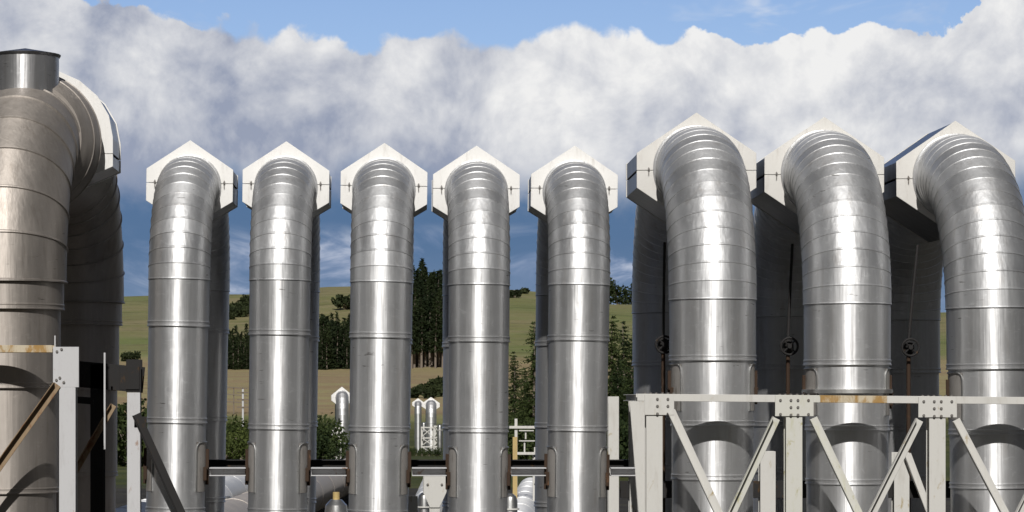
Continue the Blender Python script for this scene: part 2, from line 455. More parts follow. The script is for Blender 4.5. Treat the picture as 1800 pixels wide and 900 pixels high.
# ------------------------------------------------------------------ steelwork
def bolt_mb(r=.02, h=.018):
    b = MB(); pr = [(r * math.cos(PI / 3 * k), r * math.sin(PI / 3 * k)) for k in range(6)]
    b.extrude(pr, (0, 0, 0), (0, -h, 0), (1, 0, 0)); return b
_bolt = None
def put_bolt(parent, p):
    global _bolt
    if _bolt is None:
        o = bolt_mb().build('bolt', M['bolt'], parent); _bolt = o
    else:
        o = _bolt.copy(); COL.objects.link(o); o.parent = parent
    o.location = p

def seg(name, a, b, prof, mat, parent, xdir=(0, 1, 0), bevel=.004):
    m = MB(); m.extrude(prof, a, b, xdir); return m.build(name, mat, parent, bevel=bevel)

# --- white truss frame round the thick pipes
YF = 38.78; YR = 41.5
fx = W(1149, 700, YF)
frame = thing('truss_frame', (fx.x, YF, 0), 'white steel truss frame with V braces round the thick silver pipes', 'steel frame')
def fl(px, py, Y, dx=0):   # local to the frame, along the line of the front face
    p = W(px, py, YF); return Vector((p.x - fx.x + dx, Y - YF, p.z))
posts_px = [1149, 1394, 1645, 1900]
top_py = lambda px: 692 + (px - 1115) * .0085
def px_to_frame(px): return (px - VX) * YF / F - fx.x
for Y, rear in ((YF, False), (YR, True)):
    dy = Y - YF
    zt = lambda px: W(px, top_py(px) + 6.5, YF).z
    a = Vector((px_to_frame(1119), dy, zt(1119))); b = Vector((px_to_frame(1925), dy, zt(1925)))
    segs = [] if rear else [(1119, 1362, 'steel'), (1362, 1440, 'steel_lichen'), (1440, 1557, 'rust_beam'), (1557, 1925, 'steel')]
    for q0, q1, mt in segs:
        seg('top_beam', (px_to_frame(q0), dy, zt(q0)), (px_to_frame(q1), dy, zt(q1)), Hprof(.105, .22, .014, .012), M[mt], frame, xdir=(0, 0, 1))
    for k, px in enumerate(posts_px):
        x = px_to_frame(px)
        wdt = .235
        seg('post', (x, dy, 0.02), (x, dy, zt(px) - .054 - (.75 if rear and k else 0)), Hprof(wdt, .23, .016, .012), M['steel_lichen' if k == 1 and not rear else 'steel'], frame, xdir=(1, 0, 0))  # rear posts cut short, standing in for shade on their tops
        m = MB(); m.box((x, dy, .01), (.4, .4, .02)); m.build('base_plate', M['steel'], frame)
        if rear: continue
        yg = dy - .128
        gw = .55 if k else .42
        gx = x if k else x + .07
        g = MB(); g.box((gx, yg, zt(px) - .10), (gw, .016, .30)); go = g.build('gusset_plate', M['steel_lichen' if k == 1 else 'steel'], frame, bevel=.003)
        if not rear:
            cols = (-.2, -.05, .05, .2) if k else (-.03, .12)
            for bx in cols:
                for bz in ((-.21, -.1, .0) if abs(bx) < .1 or not k else (-.2, .0)):
                    put_bolt(go, (gx + bx, yg - .008, zt(px) - .02 + bz))
            for bx in ((-.2, -.12, -.04, .05, .13, .21)):
                m_ = (gx + bx, dy - .06, zt(px) + .0525)
                o = _bolt.copy(); COL.objects.link(o); o.parent = go; o.location = m_; o.rotation_euler = (-PI / 2, 0, 0)
    # V braces and the lower chord
    if rear:
        zl = W(1270, 872, YF).z
        seg('rear_chord', (px_to_frame(1119), dy + .12, zl), (px_to_frame(1925), dy + .12, zl), Hprof(.26, .16, .014, .012), M['dark_and_shaded_steel'], frame, xdir=(0, 0, 1))
        A = Vector((px_to_frame(1655), dy - .12, W(0, 805, YF).z)); B = Vector((px_to_frame(1700), dy - .12, W(0, 925, YF).z))
        seg('brace', A, B, Lprof(.12, .012), M['steel'], frame, xdir=(.9, 0, .3))
        continue
    zl = W(1270, 926, YF).z
    seg('lower_beam', (px_to_frame(1119), dy, zl), (px_to_frame(1925), dy, zl), Hprof(.105, .22, .014, .012), M['steel'], frame, xdir=(0, 0, 1))
    for (q0, p0), (q1, p1) in (((1178, 722), (1270, 920)), ((1362, 735), (1276, 920)), ((1427, 735), (1515, 920)), ((1613, 738), (1521, 920)), ((1677, 738), (1773, 920)), ((1869, 738), (1779, 920))):
        A = Vector((px_to_frame(q0), dy - .113, W(q0, p0, YF).z)); B = Vector((px_to_frame(q1), dy - .113, W(q1, p1, YF).z))
        d = (B - A).normalized(); side = Vector((d.z, 0, -d.x))
        seg('brace', A, B, Lprof(.125, .014), M['steel_lichen' if q0 in (1362, 1427) and not rear else 'steel'], frame, xdir=side if side.x > 0 else -side)
for px in (1128,):
    z = W(px, top_py(px) + 7, YF).z
    x = px_to_frame(px)
    seg('cross_beam', (x, .115, z), (x, YR - YF - .115, z), Hprof(.09, .1, .012, .01), M['steel'], frame, xdir=(1, 0, 0))

# --- frame round the big weathered pipe
lx = W(120, 700, 38.75)
lframe = thing('support_truss', (lx.x, 38.75, 0), 'grey steel frame with rusty beam and brown brace before the massive pipe', 'steel frame')
def lf(px, py, Y=38.75):
    p = W(px, py, Y); return Vector((p.x - lx.x, Y - 38.75, p.z))
b_ = lf(120, 672)
seg('post', (0, 0, 0), (0, 0, lf(0, 681).z), Hprof(.235, .23, .016, .012), M['galv'], lframe, xdir=(1, 0, 0))
m = MB(); zt_ = lf(0, 610).z; zb_ = lf(0, 681).z
m.box((lf(117.5, 0).x, -.10, (zt_ + zb_) / 2), (.37, .03, zt_ - zb_)); g_ = m.build('gusset_plate', M['galv'], lframe, bevel=.004)
m = MB(); m.box((0, .03, (zt_ + zb_) / 2), (.2, .2, zt_ - zb_)); m.build('post_head', M['galv'], lframe, bevel=.004)
for q in ((102, 618), (110, 614), (107, 664), (114, 672), (101, 668)):
    p = lf(*q); put_bolt(g_, (p.x, -.115, p.z))
seg('top_beam', lf(-260, 613.5) + Vector((0, 0, 0)), lf(94, 613.5), Hprof(.105, .22, .014, .012), M['rust_beam'], lframe, xdir=(0, 0, 1))
A = lf(103, 676) + Vector((0, -.125, 0)); B = lf(-60, 905) + Vector((0, -.125, 0)); d = (B - A).normalized()
seg('brace', A, B, Lprof(.115, .012), M['brown_steel'], lframe, xdir=(-d.z, 0, d.x))
seg('pin', lf(97, 612) + Vector((0, -.02, 0)), lf(97, 590) + Vector((0, -.02, 0)), Rprof(.02, .02), M['galv'], lframe)
# its rear half, its shade painted in as a near-black steel colour
YB = 44.0
def lb(px, py, Y=YB):
    p = W(px, py, Y); return Vector((p.x - lx.x, Y - 38.75, p.z))
seg('post', Vector((lb(172, 0).x, YB - 38.75, 0)), lb(172, 640), Hprof(.22, .22, .016, .012), M['dark_and_shaded_steel'], lframe, xdir=(1, 0, 0))
seg('top_beam', lb(112, 655), lb(252, 668), Hprof(.42, .22, .016, .014), M['dark_and_shaded_steel'], lframe, xdir=(0, 0, 1))
seg('cross_beam', lb(112, 701, 43.6), lb(164, 705, 43.6), Hprof(.11, .11, .012, .01), M['dark_and_shaded_steel'], lframe, xdir=(0, 0, 1))
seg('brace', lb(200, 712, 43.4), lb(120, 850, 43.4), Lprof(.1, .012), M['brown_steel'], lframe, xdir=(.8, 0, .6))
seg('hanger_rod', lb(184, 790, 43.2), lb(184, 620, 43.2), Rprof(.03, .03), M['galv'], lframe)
# side post with the diagonal running to the first slim pipe
spost = thing('support_post', (W(236, 700, 41.3).x, 41.3, 0), 'grey steel post with dark head between the massive pipe and the first slim pipe', 'steel post')
def sp(px, py, Y=41.3):
    p = W(px, py, Y); q = spost.location; return Vector((p.x - q.x, Y - q.y, p.z))
seg('post', (0, 0, 0), (0, 0, sp(0, 690).z), Hprof(.2, .2, .014, .012), M['galv'], spost, xdir=(1, 0, 0))
seg('post_head', (0, 0, sp(0, 690).z + .003), (0, 0, sp(0, 632).z), Hprof(.23, .21, .014, .012), M['dark_and_shaded_steel'], spost, xdir=(1, 0, 0))
m = MB(); zz = sp(0, 664).z; m.box((-.06, -.12, zz), (.30, .018, .36)); m.build('splice_plate', M['dark_and_shaded_steel'], spost, bevel=.004)
dbr = thing('diagonal_brace', (W(243, 742, 39.3).x, 39.3, EYE - 1.5), 'dark steel diagonal brace leaning across the foot of the first slim pipe', 'steel brace')
def db(px, py, Y=39.3):
    return W(px, py, Y) - Vector(dbr.location)
A, B = db(240, 728), db(325, 915); d = (B - A).normalized()
seg('brace', A, B, Lprof(.12, .014), M['dark_and_shaded_steel'], dbr, xdir=(-d.z, 0, d.x))
A, B = db(248, 790, 39.9), db(262, 915, 39.9)
seg('connection_plate', db(236, 742, 39.42), db(258, 742, 39.42), Rprof(.02, .16), M['dark_and_shaded_steel'], dbr, xdir=(0, 1, 0))

# --- rails between the slim pipes, one pair of lengths per gap
xs = [(px - VX) * SY / F for px in slim_px]
gaps = [(xs[i] + .475, xs[i + 1] - .475) for i in range(4)] + [(xs[4] + .475, W(1116, 0, 40).x)]
rail_lab = ['short white H beam carried between the first and second slim pipe lugs', 'short white H beam carried between the second and third slim pipe lugs',
            'short white H beam carried between the third and fourth slim pipe lugs', 'short white H beam carried between the fourth and fifth slim pipe lugs',
            'short white H beam from the fifth slim pipe to the truss frame post']
rear_lab = ['dark shaded beam behind the gap between the first and second slim pipes', 'dark shaded beam behind the gap between the second and third slim pipes',
            'dark shaded beam behind the gap between the third and fourth slim pipes', 'dark shaded beam behind the gap between the fourth and fifth slim pipes',
            'dark beam behind the gap between fifth slim pipe and truss frame']
for i, (a, b) in enumerate(gaps):
    z = zpx(829)
    m = MB(); m.extrude(Hprof(.32, .125, .016, .014), (a, 40, z), (b, 40, z), (0, 1, 0))
    o = m.build('steel_beam', M['galv'], None, bevel=.003)
    tag(o, rail_lab[i], 'steel beam', 'short beams between the slim pipes')
    z2 = EYE + (VY - 815) * 42.3 / F
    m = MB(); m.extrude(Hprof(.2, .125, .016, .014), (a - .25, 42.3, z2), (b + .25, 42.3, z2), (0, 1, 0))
    o = m.build('steel_beam', M['dark_and_shaded_steel'], None, bevel=.003)  # shade below the housings is put into this beam's colour
    tag(o, rear_lab[i], 'steel beam', 'shaded beams behind the slim pipes')

# --- posts behind the slim pipes
def gusset_post(px, Y, top_py, w, label, gus=None):
    t = thing('steel_post', (W(px, 700, Y).x, Y, 0), label, 'steel post', 'white posts behind the slim pipes')
    zt = W(px, top_py, Y).z
    seg('post', (0, 0, 0), (0, 0, zt), Hprof(w, w, .016, .012), M['steel'], t, xdir=(1, 0, 0))
    if gus:
        gw, gh, gz = gus
        m = MB(); z = W(px, gz, Y).z
        pr = [(-gw / 2, gh / 2), (gw / 2, gh / 2), (gw / 2, -gh * .1), (gw * .2, -gh / 2), (-gw * .2, -gh / 2), (-gw / 2, -gh * .1)]
        m.extrude([(x, -q) for x, q in pr], (0, -w / 2 - .022, z), (0, -w / 2 - .004, z), (1, 0, 0)); go = m.build('gusset_plate', M['steel'], t, bevel=.003)
        for bx in (-.3, .3):
            put_bolt(go, (bx * gw, -w / 2 - .024, z + gh * .1))
    return t
gusset_post(764, 43.6, 870, .17, 'white post with a wide gusset plate between the third and fourth slim pipes', (.38, .62, 858))
gusset_post(726, 43.2, 872, .15, 'low white post beside the third slim pipe foot')
def stub_pipe(px, Y, top, r, label):
    z_ = 0 if Y < 100 else -4.0
    t = thing('vent_pipe', (W(px, 700, Y).x, Y, z_), label, 'pipe'); zt = W(px, top, Y).z - z_
    m = MB(); m.tube([(0, 0, 0), (0, 0, zt - r), (0, 0, zt - r * .4), (0, 0, zt)], [r, r, r * .85, r * .4], 20); m.build('pipe', M['rim'], t)
    m = MB(); m.tube([(0, 0, zt - r * 2.2), (0, 0, zt - r * 2)], r * 1.25, 20); m.build('flange', M['steel'], t)
stub_pipe(897, 60, 868, .16, 'low silver stub pipe at the right edge of the fourth slim pipe')
stub_pipe(746, 52, 866, .13, 'low silver stub pipe left of the wide gusset post, between third and fourth slim pipes')
stub_pipe(773, 350, 746, .35, 'far slim upright pipe right of the white lattice frame')
stub_pipe(745, 353, 742, .3, 'far slim upright pipe left of the white lattice frame')
stub_pipe(584, 232, 762, .22, 'far slim upright pipe left of the bright far pipe loop')
stub_pipe(398, 64, 872, .2, 'low silver stub pipe at the foot of the first gap, before the horizontal pipe')
gusset_post(1078, 43.8, 697, .17, 'tall white post standing just right of the fifth slim pipe')

# --- valves between the thick pipes
def valve(px, py, Y, label, lean):
    t = thing('valve', (W(px, 700, Y).x, Y, 0), label, 'valve', 'hand valves between the thick pipes')
    z = W(px, py, Y).z
    m = MB(); n = 20; m.tube([(math.cos(2 * PI * k / n) * .13, -.16, z + math.sin(2 * PI * k / n) * .13) for k in range(n + 1)], .018, 8, cap=False)
    for k in range(4):
        a = PI / 4 + PI / 2 * k; m.tube([(0, -.16, z), (math.cos(a) * .125, -.16, z + math.sin(a) * .125)], .012, 6)
    m.tube([(0, -.20, z), (0, .0, z)], .035, 10); m.build('handwheel', M['dark_and_shaded_steel'], t)
    m = MB(); m.tube([(0, .0, z - .11), (0, .0, z - .06), (0, 0, z + .06), (0, 0, z + .1)], [.05, .09, .09, .05], 12); m.build('valve_body', M['dark_and_shaded_steel'], t)
    m = MB(); m.tube([(0, 0, .0), (0, 0, z - .10)], .032, 10); m.build('drain_pipe', M['rust'], t)
    m = MB(); m.tube([(0, 0, z + .09), (lean * .5, .1, z + .9), (lean, .2, z + 1.6)], .022, 10); m.build('rod', M['dark_and_shaded_steel'], t)
    return t
valve(1385, 609, 42.0, 'black valve handwheel on a rusty pipe between the left and middle thick pipes', .1)
valve(1597, 611, 42.0, 'black valve handwheel on a rusty pipe between the middle and right thick pipes', .18)
valve(1166, 606, 42.0, 'black valve handwheel half hidden left of the first thick pipe', .04)

# ------------------------------------------------------------------ low horizontal pipes behind
def ground_pipe(name, pts, r, label, mat):
    t = thing(name, (pts[0][0], pts[0][1], 0), label, 'pipe', 'horizontal pipes behind the loops')
    P = [Vector((x - pts[0][0], y - pts[0][1], z)) for x, y, z in pts]
    m = MB(); tot = sum((P[i + 1] - P[i]).length for i in range(len(P) - 1))
    st = []; d = (P[-1] - P[0]).normalized(); u = d.cross(Vector((0, 0, 1))).normalized(); v = u.cross(d)
    ns = int(tot / 4.5); rnd = random.Random(5)
    for k in range(ns):
        pv = rnd.random(); a = P[0] + d * (tot * k / ns); b = P[0] + d * (tot * (k + 1) / ns)
        st += [(a, u, v, r + .01, pv), (a + d * .03, u, v, r + .01, pv), (a + d * .04, u, v, r, pv), (b - d * .003, u, v, r, pv)]
    m.loft(st, 32); m.build('cladding', mat, t)
    for k in range(1, 4):
        c = P[0] + d * (tot * k / 4); m = MB(); m.box((c.x, c.y, c.z / 2 - r / 2), (.5, .25, max(.05, c.z - r + .05))); m.build('saddle', M['galv'], t)
    return t
ground_pipe('horizontal_pipe', [(-5.62, 44, .75), (-3.9, 108, .75)], .6, 'silver horizontal pipe low between the first and second slim pipes', M['alu'])
ground_pipe('horizontal_pipe', [(-4.13, 44, .75), (-1.35, 104, .75)], .6, 'dull horizontal pipe low between the second and third slim pipes', M['alu_old'])
ground_pipe('horizontal_pipe', [(1.7, 45, .45), (4.5, 90, .45)], .42, 'silver horizontal pipe low between the fourth and fifth slim pipes', M['alu'])
ground_pipe('horizontal_pipe', [(.20, 45, .55), (1.45, 98, .55)], .42, 'silver horizontal pipe low between the third and fourth slim pipes', M['alu'])
vt = thing('vent_pipe', (W(591, 880, 58).x, 58, 0), 'short capped vent pipe before the dull low pipe beside third slim pipe', 'pipe')
zt = W(591, 878, 58).z
m = MB(); m.tube([(0, 0, 0), (0, 0, zt - .35), (0, 0, zt - .12), (0, 0, zt)], [.26, .26, .23, .12], 20); m.build('pipe', M['rim'], vt)
m = MB(); m.tube([(0, 0, zt), (0, 0, zt + .16)], .075, 14); m.build('cap', M['yellow'], vt)

# white platform railing seen between slim pipes four and five
YP = 72.0
rl = thing('platform_railing', (W(905, 700, YP).x, YP, 0), 'white pipe railing on an ochre post between the fourth and fifth slim pipes', 'railing')
def rp(px, py): 
    p = W(px, py, YP); return Vector((p.x - rl.location.x, 0, p.z))
seg('post', Vector((rp(907, 0).x, 0, 0)), rp(907, 736), Rprof(.075, .075), M['steel'], rl)
m = MB(); a = rp(905, 850); b = rp(905, 768); m.extrude(Rprof(.12, .05), Vector((a.x, -.08, 0)), Vector((b.x, -.08, b.z)), (1, 0, 0)); m.build('ladder_stile', M['yellow'], rl)
for q0, q1, py, th in ((895, 940, 751, .07), (912, 940, 775, .03), (908, 941, 797, .07), (912, 938, 757, .03)):
    seg('rail', rp(q0, py) + Vector((0, -.06, 0)), rp(q1, py) + Vector((0, -.06, 0)), Rprof(th, th), M['steel'], rl)
for q, p0, p1 in ((924, 757, 772), (922, 776, 795), (940, 786, 804), (940, 850, 797)):
    seg('upright', rp(q, p0), rp(q, p1), Rprof(.04, .04), M['steel'], rl)
seg('post', Vector((rp(939, 0).x, .08, 0)), rp(939, 800) + Vector((0, .08, 0)), Rprof(.075, .075), M['steel'], rl)

# ------------------------------------------------------------------ terrain
PROF = [(-900, 190), (-420, 150), (-200, 84), (-120, 44), (-70, 14), (-30, 1.85), (7, 1.85), (17, 0), (130, 0), (250, -2.4), (360, -4), (480, -2), (620, 5.5), (800, 12.3), (950, 26), (1080, 39), (1200, 50), (1280, 51), (1450, 46), (2500, 20), (8000, 5)]  # unseen rise behind the camera, raised to darken the metal's reflections
RIDGE = [(-600, 525), (220, 522), (415, 519), (585, 503), (750, 500), (920, 512), (1085, 534), (1400, 548), (3000, 560)]
def lerp_tab(tab, x, smooth=False):
    if x <= tab[0][0]: return tab[0][1]
    for (a, va), (b, vb) in zip(tab, tab[1:]):
        if x <= b:
            t = (x - a) / (b - a)
            if smooth: t = t * t * (3 - 2 * t)
            return va + (vb - va) * t
    return tab[-1][1]
def hgt(x, y):
    z = (lerp_tab(PROF, y - 14) + lerp_tab(PROF, y) + lerp_tab(PROF, y + 14)) / 3 if y > 140 else lerp_tab(PROF, y, True)
    if y > 650:
        px = VX + F * x / y
        zr = EYE + (VY - lerp_tab(RIDGE, px, True)) * 1240 / F
        w = min(1, (y - 650) / 550); w = w * w * (3 - 2 * w)
        z *= 1 + w * (zr / 51.0 - 1)
        z += w * .9 * math.sin(x * .021 + 1) * math.sin(y * .013)
    if y > 200: z += .5 * math.sin(x * .05) * math.sin(y * .031 + 2) * min(1, (y - 200) / 200)
    return z
ys = []
y = -900.0
while y < 8000:
    ys.append(y)
    y += 60 if y < -120 else 8 if y < -20 else 4 if y < 30 else 14 if y < 140 else 20 if y < 1500 else 250
ys.append(8000)
nt_ = 110
mb = MB(); vs = []
for y in ys:
    w = 260 + abs(y) * .55
    for k in range(nt_ + 1):
        x = (k / nt_ * 2 - 1); x = x * (abs(x) * .6 + .4) * w
        vs.append((x, y, hgt(x, y)))
fs = [(j * (nt_ + 1) + k, j * (nt_ + 1) + k + 1, (j + 1) * (nt_ + 1) + k + 1, (j + 1) * (nt_ + 1) + k) for j in range(len(ys) - 1) for k in range(nt_)]
mb.add(vs, fs, True)
gm, nt, b = new_mat('hill_ground')
gp = nt.node('ShaderNodeNewGeometry').outputs['Position']
sx = nt.node('ShaderNodeSeparateXYZ'); nt.put(sx.inputs[0], gp)
n1 = nt.noise(nt.mapv(gp, (.006, .010, .02)), 1.0, 6, .6)
n2 = nt.noise(nt.mapv(gp, (.05, .10, .1)), 1.0, 6, .65)
n3 = nt.noise(nt.mapv(gp, (.4, .4, .4)), 1.0, 5, .7)
n4 = nt.noise(nt.mapv(gp, (.012, .06, .05)), 1.0, 5, .6, .4)
grass = nt.mix(nt.ramp(n1, .38, .62), (.155, .185, .065), (.235, .205, .11))
grass = nt.mix(nt.ramp(n4, .42, .60, 0, .85), grass, (.175, .175, .072))
grass = nt.mix(nt.ramp(n2, .50, .68, 0, .6), grass, (.07, .078, .030))
grass = nt.mix(nt.ramp(nt.noise(nt.mapv(gp, (.02, .25, .6)), 1.0, 5, .65, .5), .5, .66, 0, .45), grass, (.235, .205, .115))
field = nt.mix(nt.ramp(n4, .36, .62), (.30, .265, .135), (.28, .21, .125))
field = nt.mix(nt.ramp(n2, .5, .7, 0, .55), field, (.2, .15, .08))
isf = nt.math('MULTIPLY', nt.ramp(nt.math('ADD', sx.outputs[1], nt.math('MULTIPLY', n1, 60)), 530, 560), nt.ramp(nt.math('ADD', sx.outputs[1], nt.math('MULTIPLY', n1, 40)), 880, 840))
c = nt.mix(isf, grass, field)
rough_ = nt.mix(nt.ramp(n2, .4, .62), (.045, .055, .018), (.085, .09, .03))
c = nt.mix(nt.ramp(nt.math('ADD', sx.outputs[1], nt.math('MULTIPLY', nt.noise(nt.mapv(gp, (.03, .02, .02)), 1.0, 4, .6), 90)), 560, 520), c, rough_)
yard = nt.mix(nt.ramp(n3, .35, .7), (.030, .028, .025), (.06, .055, .048))
c = nt.mix(nt.ramp(nt.math('ADD', sx.outputs[1], nt.math('MULTIPLY', n2, 20)), 120, 112), c, yard)
bank = nt.mix(nt.ramp(n2, .4, .65), (.018, .026, .010), (.042, .05, .02))  # dark cover of the unseen rise added behind the camera
c = nt.mix(nt.ramp(sx.outputs[1], 16, 8), c, bank)
c = nt.mix(nt.ramp(n3, .45, .8, 0, .35), c, (.04, .045, .02))
nt.put(b.inputs['Base Color'], c); b.inputs['Roughness'].default_value = .95; b.inputs['Specular IOR Level'].default_value = .15
nt.put(b.inputs['Normal'], nt.bump(nt.math('ADD', n3, nt.math('MULTIPLY', n2, 3.0)), .5, 1.0))
tag(mb.build('terrain', gm, None, sharp=180), None, None, None, 'structure')

# ------------------------------------------------------------------ trees
def conifer_parts(seed, h, base, w, whorls, per, leaf, droop=.25, spread=1.0):
    """crown of many needle sprays on branches + trunk; unit metres, standing at the origin."""
    rnd = random.Random(seed); cr = MB(); tr = MB()
    bend = [(rnd.uniform(-.02, .02) * h * t, rnd.uniform(-.02, .02) * h * t, h * t) for t in (0, .3, .6, 1)]
    tr.tube(bend, [h * .016 + .03, h * .013 + .02, h * .008 + .01, .015], 7)
    for i in range(whorls):
        t = i / (whorls - 1); z = h * (base + (1 - base) * t)
        rad = w * ((1 - t) ** .75) * rnd.uniform(.75, 1.15) * (1 if t > .12 else .55 + t * 3.5) + .12 * w * .3
        for k in range(per):
            a = rnd.uniform(0, 2 * PI); ln = rad * rnd.uniform(.55, 1.15)
            if rnd.random() < .08: continue
            steps = max(2, int(ln / (leaf * .55)))
            for q in range(1, steps + 1):
                f = q / steps
                p = Vector((math.cos(a) * ln * f, math.sin(a) * ln * f, z - droop * ln * f + .12 * ln * f * f + rnd.uniform(-.3, .3) * leaf))
                for _ in range(2):
                    s = leaf * rnd.uniform(.5, 1.1) * (1.15 - .5 * f)
                    d1 = Vector((rnd.gauss(0, 1), rnd.gauss(0, 1), rnd.gauss(0, .6))).normalized() * s
                    d2 = Vector((rnd.gauss(0, 1), rnd.gauss(0, 1), rnd.gauss(0, .8))).normalized() * s * .55
                    cr.add([p - d2 * .6, p + d2 * .6, p + d1 + d2 * .15, p + d1 - d2 * .15], [(0, 1, 2, 3)])
            if leaf < .3: cr.add([(0, 0, z), (0, 0, z + .03), (math.cos(a) * ln, math.sin(a) * ln, z - droop * ln + .12 * ln)], [(0, 1, 2)])
    return cr, tr
def make_tree(name, loc, label, cat, group, parts, mat):
    t = thing(name, loc, label, cat, group)
    parts[0].build('crown', mat, t); parts[1].build('trunk', M['bark'], t)
    return t
rnd = random.Random(42)
def place(proto_list, idx, loc, label, group, s):
    p = proto_list[idx]
    if not p.get('used'):
        p['used'] = True; o = p['o']; o.location = loc; o.scale = (s, s, s * rnd.uniform(.95, 1.05)); o.rotation_euler.z = rnd.uniform(0, 6.28)
        o['label'] = label; o['group'] = group
        return o
    return dup(p['o'], loc, rnd.uniform(0, 6.28), label, group, (s, s, s * rnd.uniform(.93, 1.07)))
tall = [dict(o=make_tree('pine_tree', (0, 800, 0), '', 'pine tree', 'tall pines', conifer_parts(50 + k, 26, .25, 3.6, 28, 9, 1.3), M['needles'])) for k in range(4)]
TALL = 'tall dark pine with bare pale trunk in the plantation behind the slim pipes'
for row, (Y, p0, p1, step, sc_) in enumerate(((792, 700, 800, 6, .82), (803, 698, 800, 6, .92), (818, 698, 800, 7, .98), (838, 700, 798, 7.5, 1.0), (862, 700, 798, 8, 1.0), (890, 702, 796, 8, .98))):
    px = p0
    while px < p1:
        x = (px + rnd.uniform(-2, 2) - VX) * Y / F; y = Y + rnd.uniform(-5, 5)
        place(tall, rnd.randrange(4), (x, y, hgt(x, y) - .2), TALL, 'tall pines in the plantation', sc_ * rnd.uniform(.85, 1.08))
        px += step
belt = [dict(o=make_tree('pine_tree', (0, 820, 0), '', 'pine tree', 'belt pines', conifer_parts(80 + k, 13, .02, 3.3, 16, 9, 1.1), M['needles'])) for k in range(3)]
BELT = 'bushy dark pine in the shelter belt across the field, left of the plantation'
for Y, step, p0, p1 in ((796, 4.5, 384, 442), (808, 5, 384, 442), (820, 6, 384, 442), (796, 4.2, 550, 620), (806, 4.5, 550, 620), (818, 5, 550, 620), (832, 6, 550, 620), (848, 7, 550, 620)):
    px = p0
    while px < p1:
        x = (px + rnd.uniform(-1.5, 1.5) - VX) * Y / F; y = Y + rnd.uniform(-4, 4)
        k = 1.0 if px > 500 else .82
        place(belt, rnd.randrange(3), (x, y, hgt(x, y) - .2), BELT, 'pines in the shelter belt', k * rnd.uniform(.7, 1.08))
        px += step

def blob_bush(seed, w, h, n, leaf):
    r_ = random.Random(seed); cr = MB(); tr = MB()
    cl = [(r_.uniform(-.6, .6) * w, r_.uniform(-.5, .5) * w, h * r_.uniform(.25, .75), r_.uniform(.25, .45)) for _ in range(9)]
    for _ in range(n):
        c = r_.choice(cl); d = Vector((r_.gauss(0, 1), r_.gauss(0, 1), r_.gauss(0, 1))).normalized() * c[3] * r_.uniform(.6, 1.05)
        p = Vector((c[0] + d.x * w, c[1] + d.y * w, max(.05, c[2] + d.z * h)))
        a = Vector((r_.gauss(0, 1), r_.gauss(0, 1), r_.gauss(0, 1))).normalized() * leaf * r_.uniform(.6, 1.2); b2 = a.cross(Vector((r_.gauss(0, 1), r_.gauss(0, 1), r_.gauss(0, 1)))).normalized() * leaf * .6
        cr.add([p - a, p + b2, p + a, p - b2], [(0, 1, 2, 3)])
    for c in cl[:5]: tr.tube([(0, 0, 0), (c[0] * .5, c[1] * .5, c[2] * .6), (c[0], c[1], c[2])], [.05 * w, .03 * w, .012 * w], 5)
    return cr, tr
# scrub patch high on the hill (left) and lone trees on the ridge
def ground_at(px, py):
    Y = 500
    while Y < 1260:
        x = (px - VX) * Y / F
        if EYE + (VY - py) * Y / F <= hgt(x, Y): return x, Y
        Y += 2
    return (px - VX) * 1240 / F, 1240
scr = [dict(o=make_tree('shrub', (0, 900, 0), '', 'shrub', 'scrub', blob_bush(120 + k, 4.5, 4.2, 420, .7), M['scrub'])) for k in range(3)]
SCR = 'low dark scrub bush in the slanting patch high on the hill'
for px, py in [(396, 562), (401, 561), (406, 558), (411, 556), (416, 554), (421, 550), (426, 548), (431, 546), (436, 543), (404, 556), (411, 551), (418, 547), (425, 543), (432, 539), (438, 553), (429, 553), (422, 557), (441, 538)]:
    x, Y = ground_at(px, py); place(scr, rnd.randrange(3), (x, Y, hgt(x, Y) - .3), SCR, 'scrub on the upper hill', rnd.uniform(.7, 1.15))
for px, py, s, lab in ((607, 545, 1.4, 'lone dark bush on the brown hillside beside the third slim pipe'), (921, 516, .7, 'tiny dark bush on the skyline between the fourth and fifth slim pipes'),
                       (903, 524, .9, 'small dark bush just under the skyline beside the fourth slim pipe'), (231, 636, .8, 'small dark bush at the foot of the hill beside the massive pipe')):
    x, Y = ground_at(px, py); place(scr, rnd.randrange(3), (x, Y, hgt(x, Y) - .3), lab, 'lone hill bushes', s)
for px, py in ((757, 690), (766, 686), (774, 682), (782, 680), (742, 694), (728, 700), (750, 700), (768, 697)):
    x, Y = ground_at(px, py); place(scr, rnd.randrange(3), (x, Y, hgt(x, Y) - .3), 'dark scrub bush at the lower edge of the field under the tall pines', 'field edge scrub', rnd.uniform(.55, .8))
# ridge tree right of slim pipe five
rt = make_tree('ridge_tree', (0, 0, 0), 'dark spreading tree on the skyline right of the fifth slim pipe', 'tree', None, blob_bush(200, 7, 13, 900, .8), M['needles'])
x, Y = ground_at(1086, 530); rt.location = (x, Y, hgt(x, Y) - .2)
rt2 = dup(rt, (x + 9, Y + 12, hgt(x + 9, Y + 12) - 1), 1.3, 'smaller skyline tree close behind the spreading tree, at the thick pipe edge', None, .9)
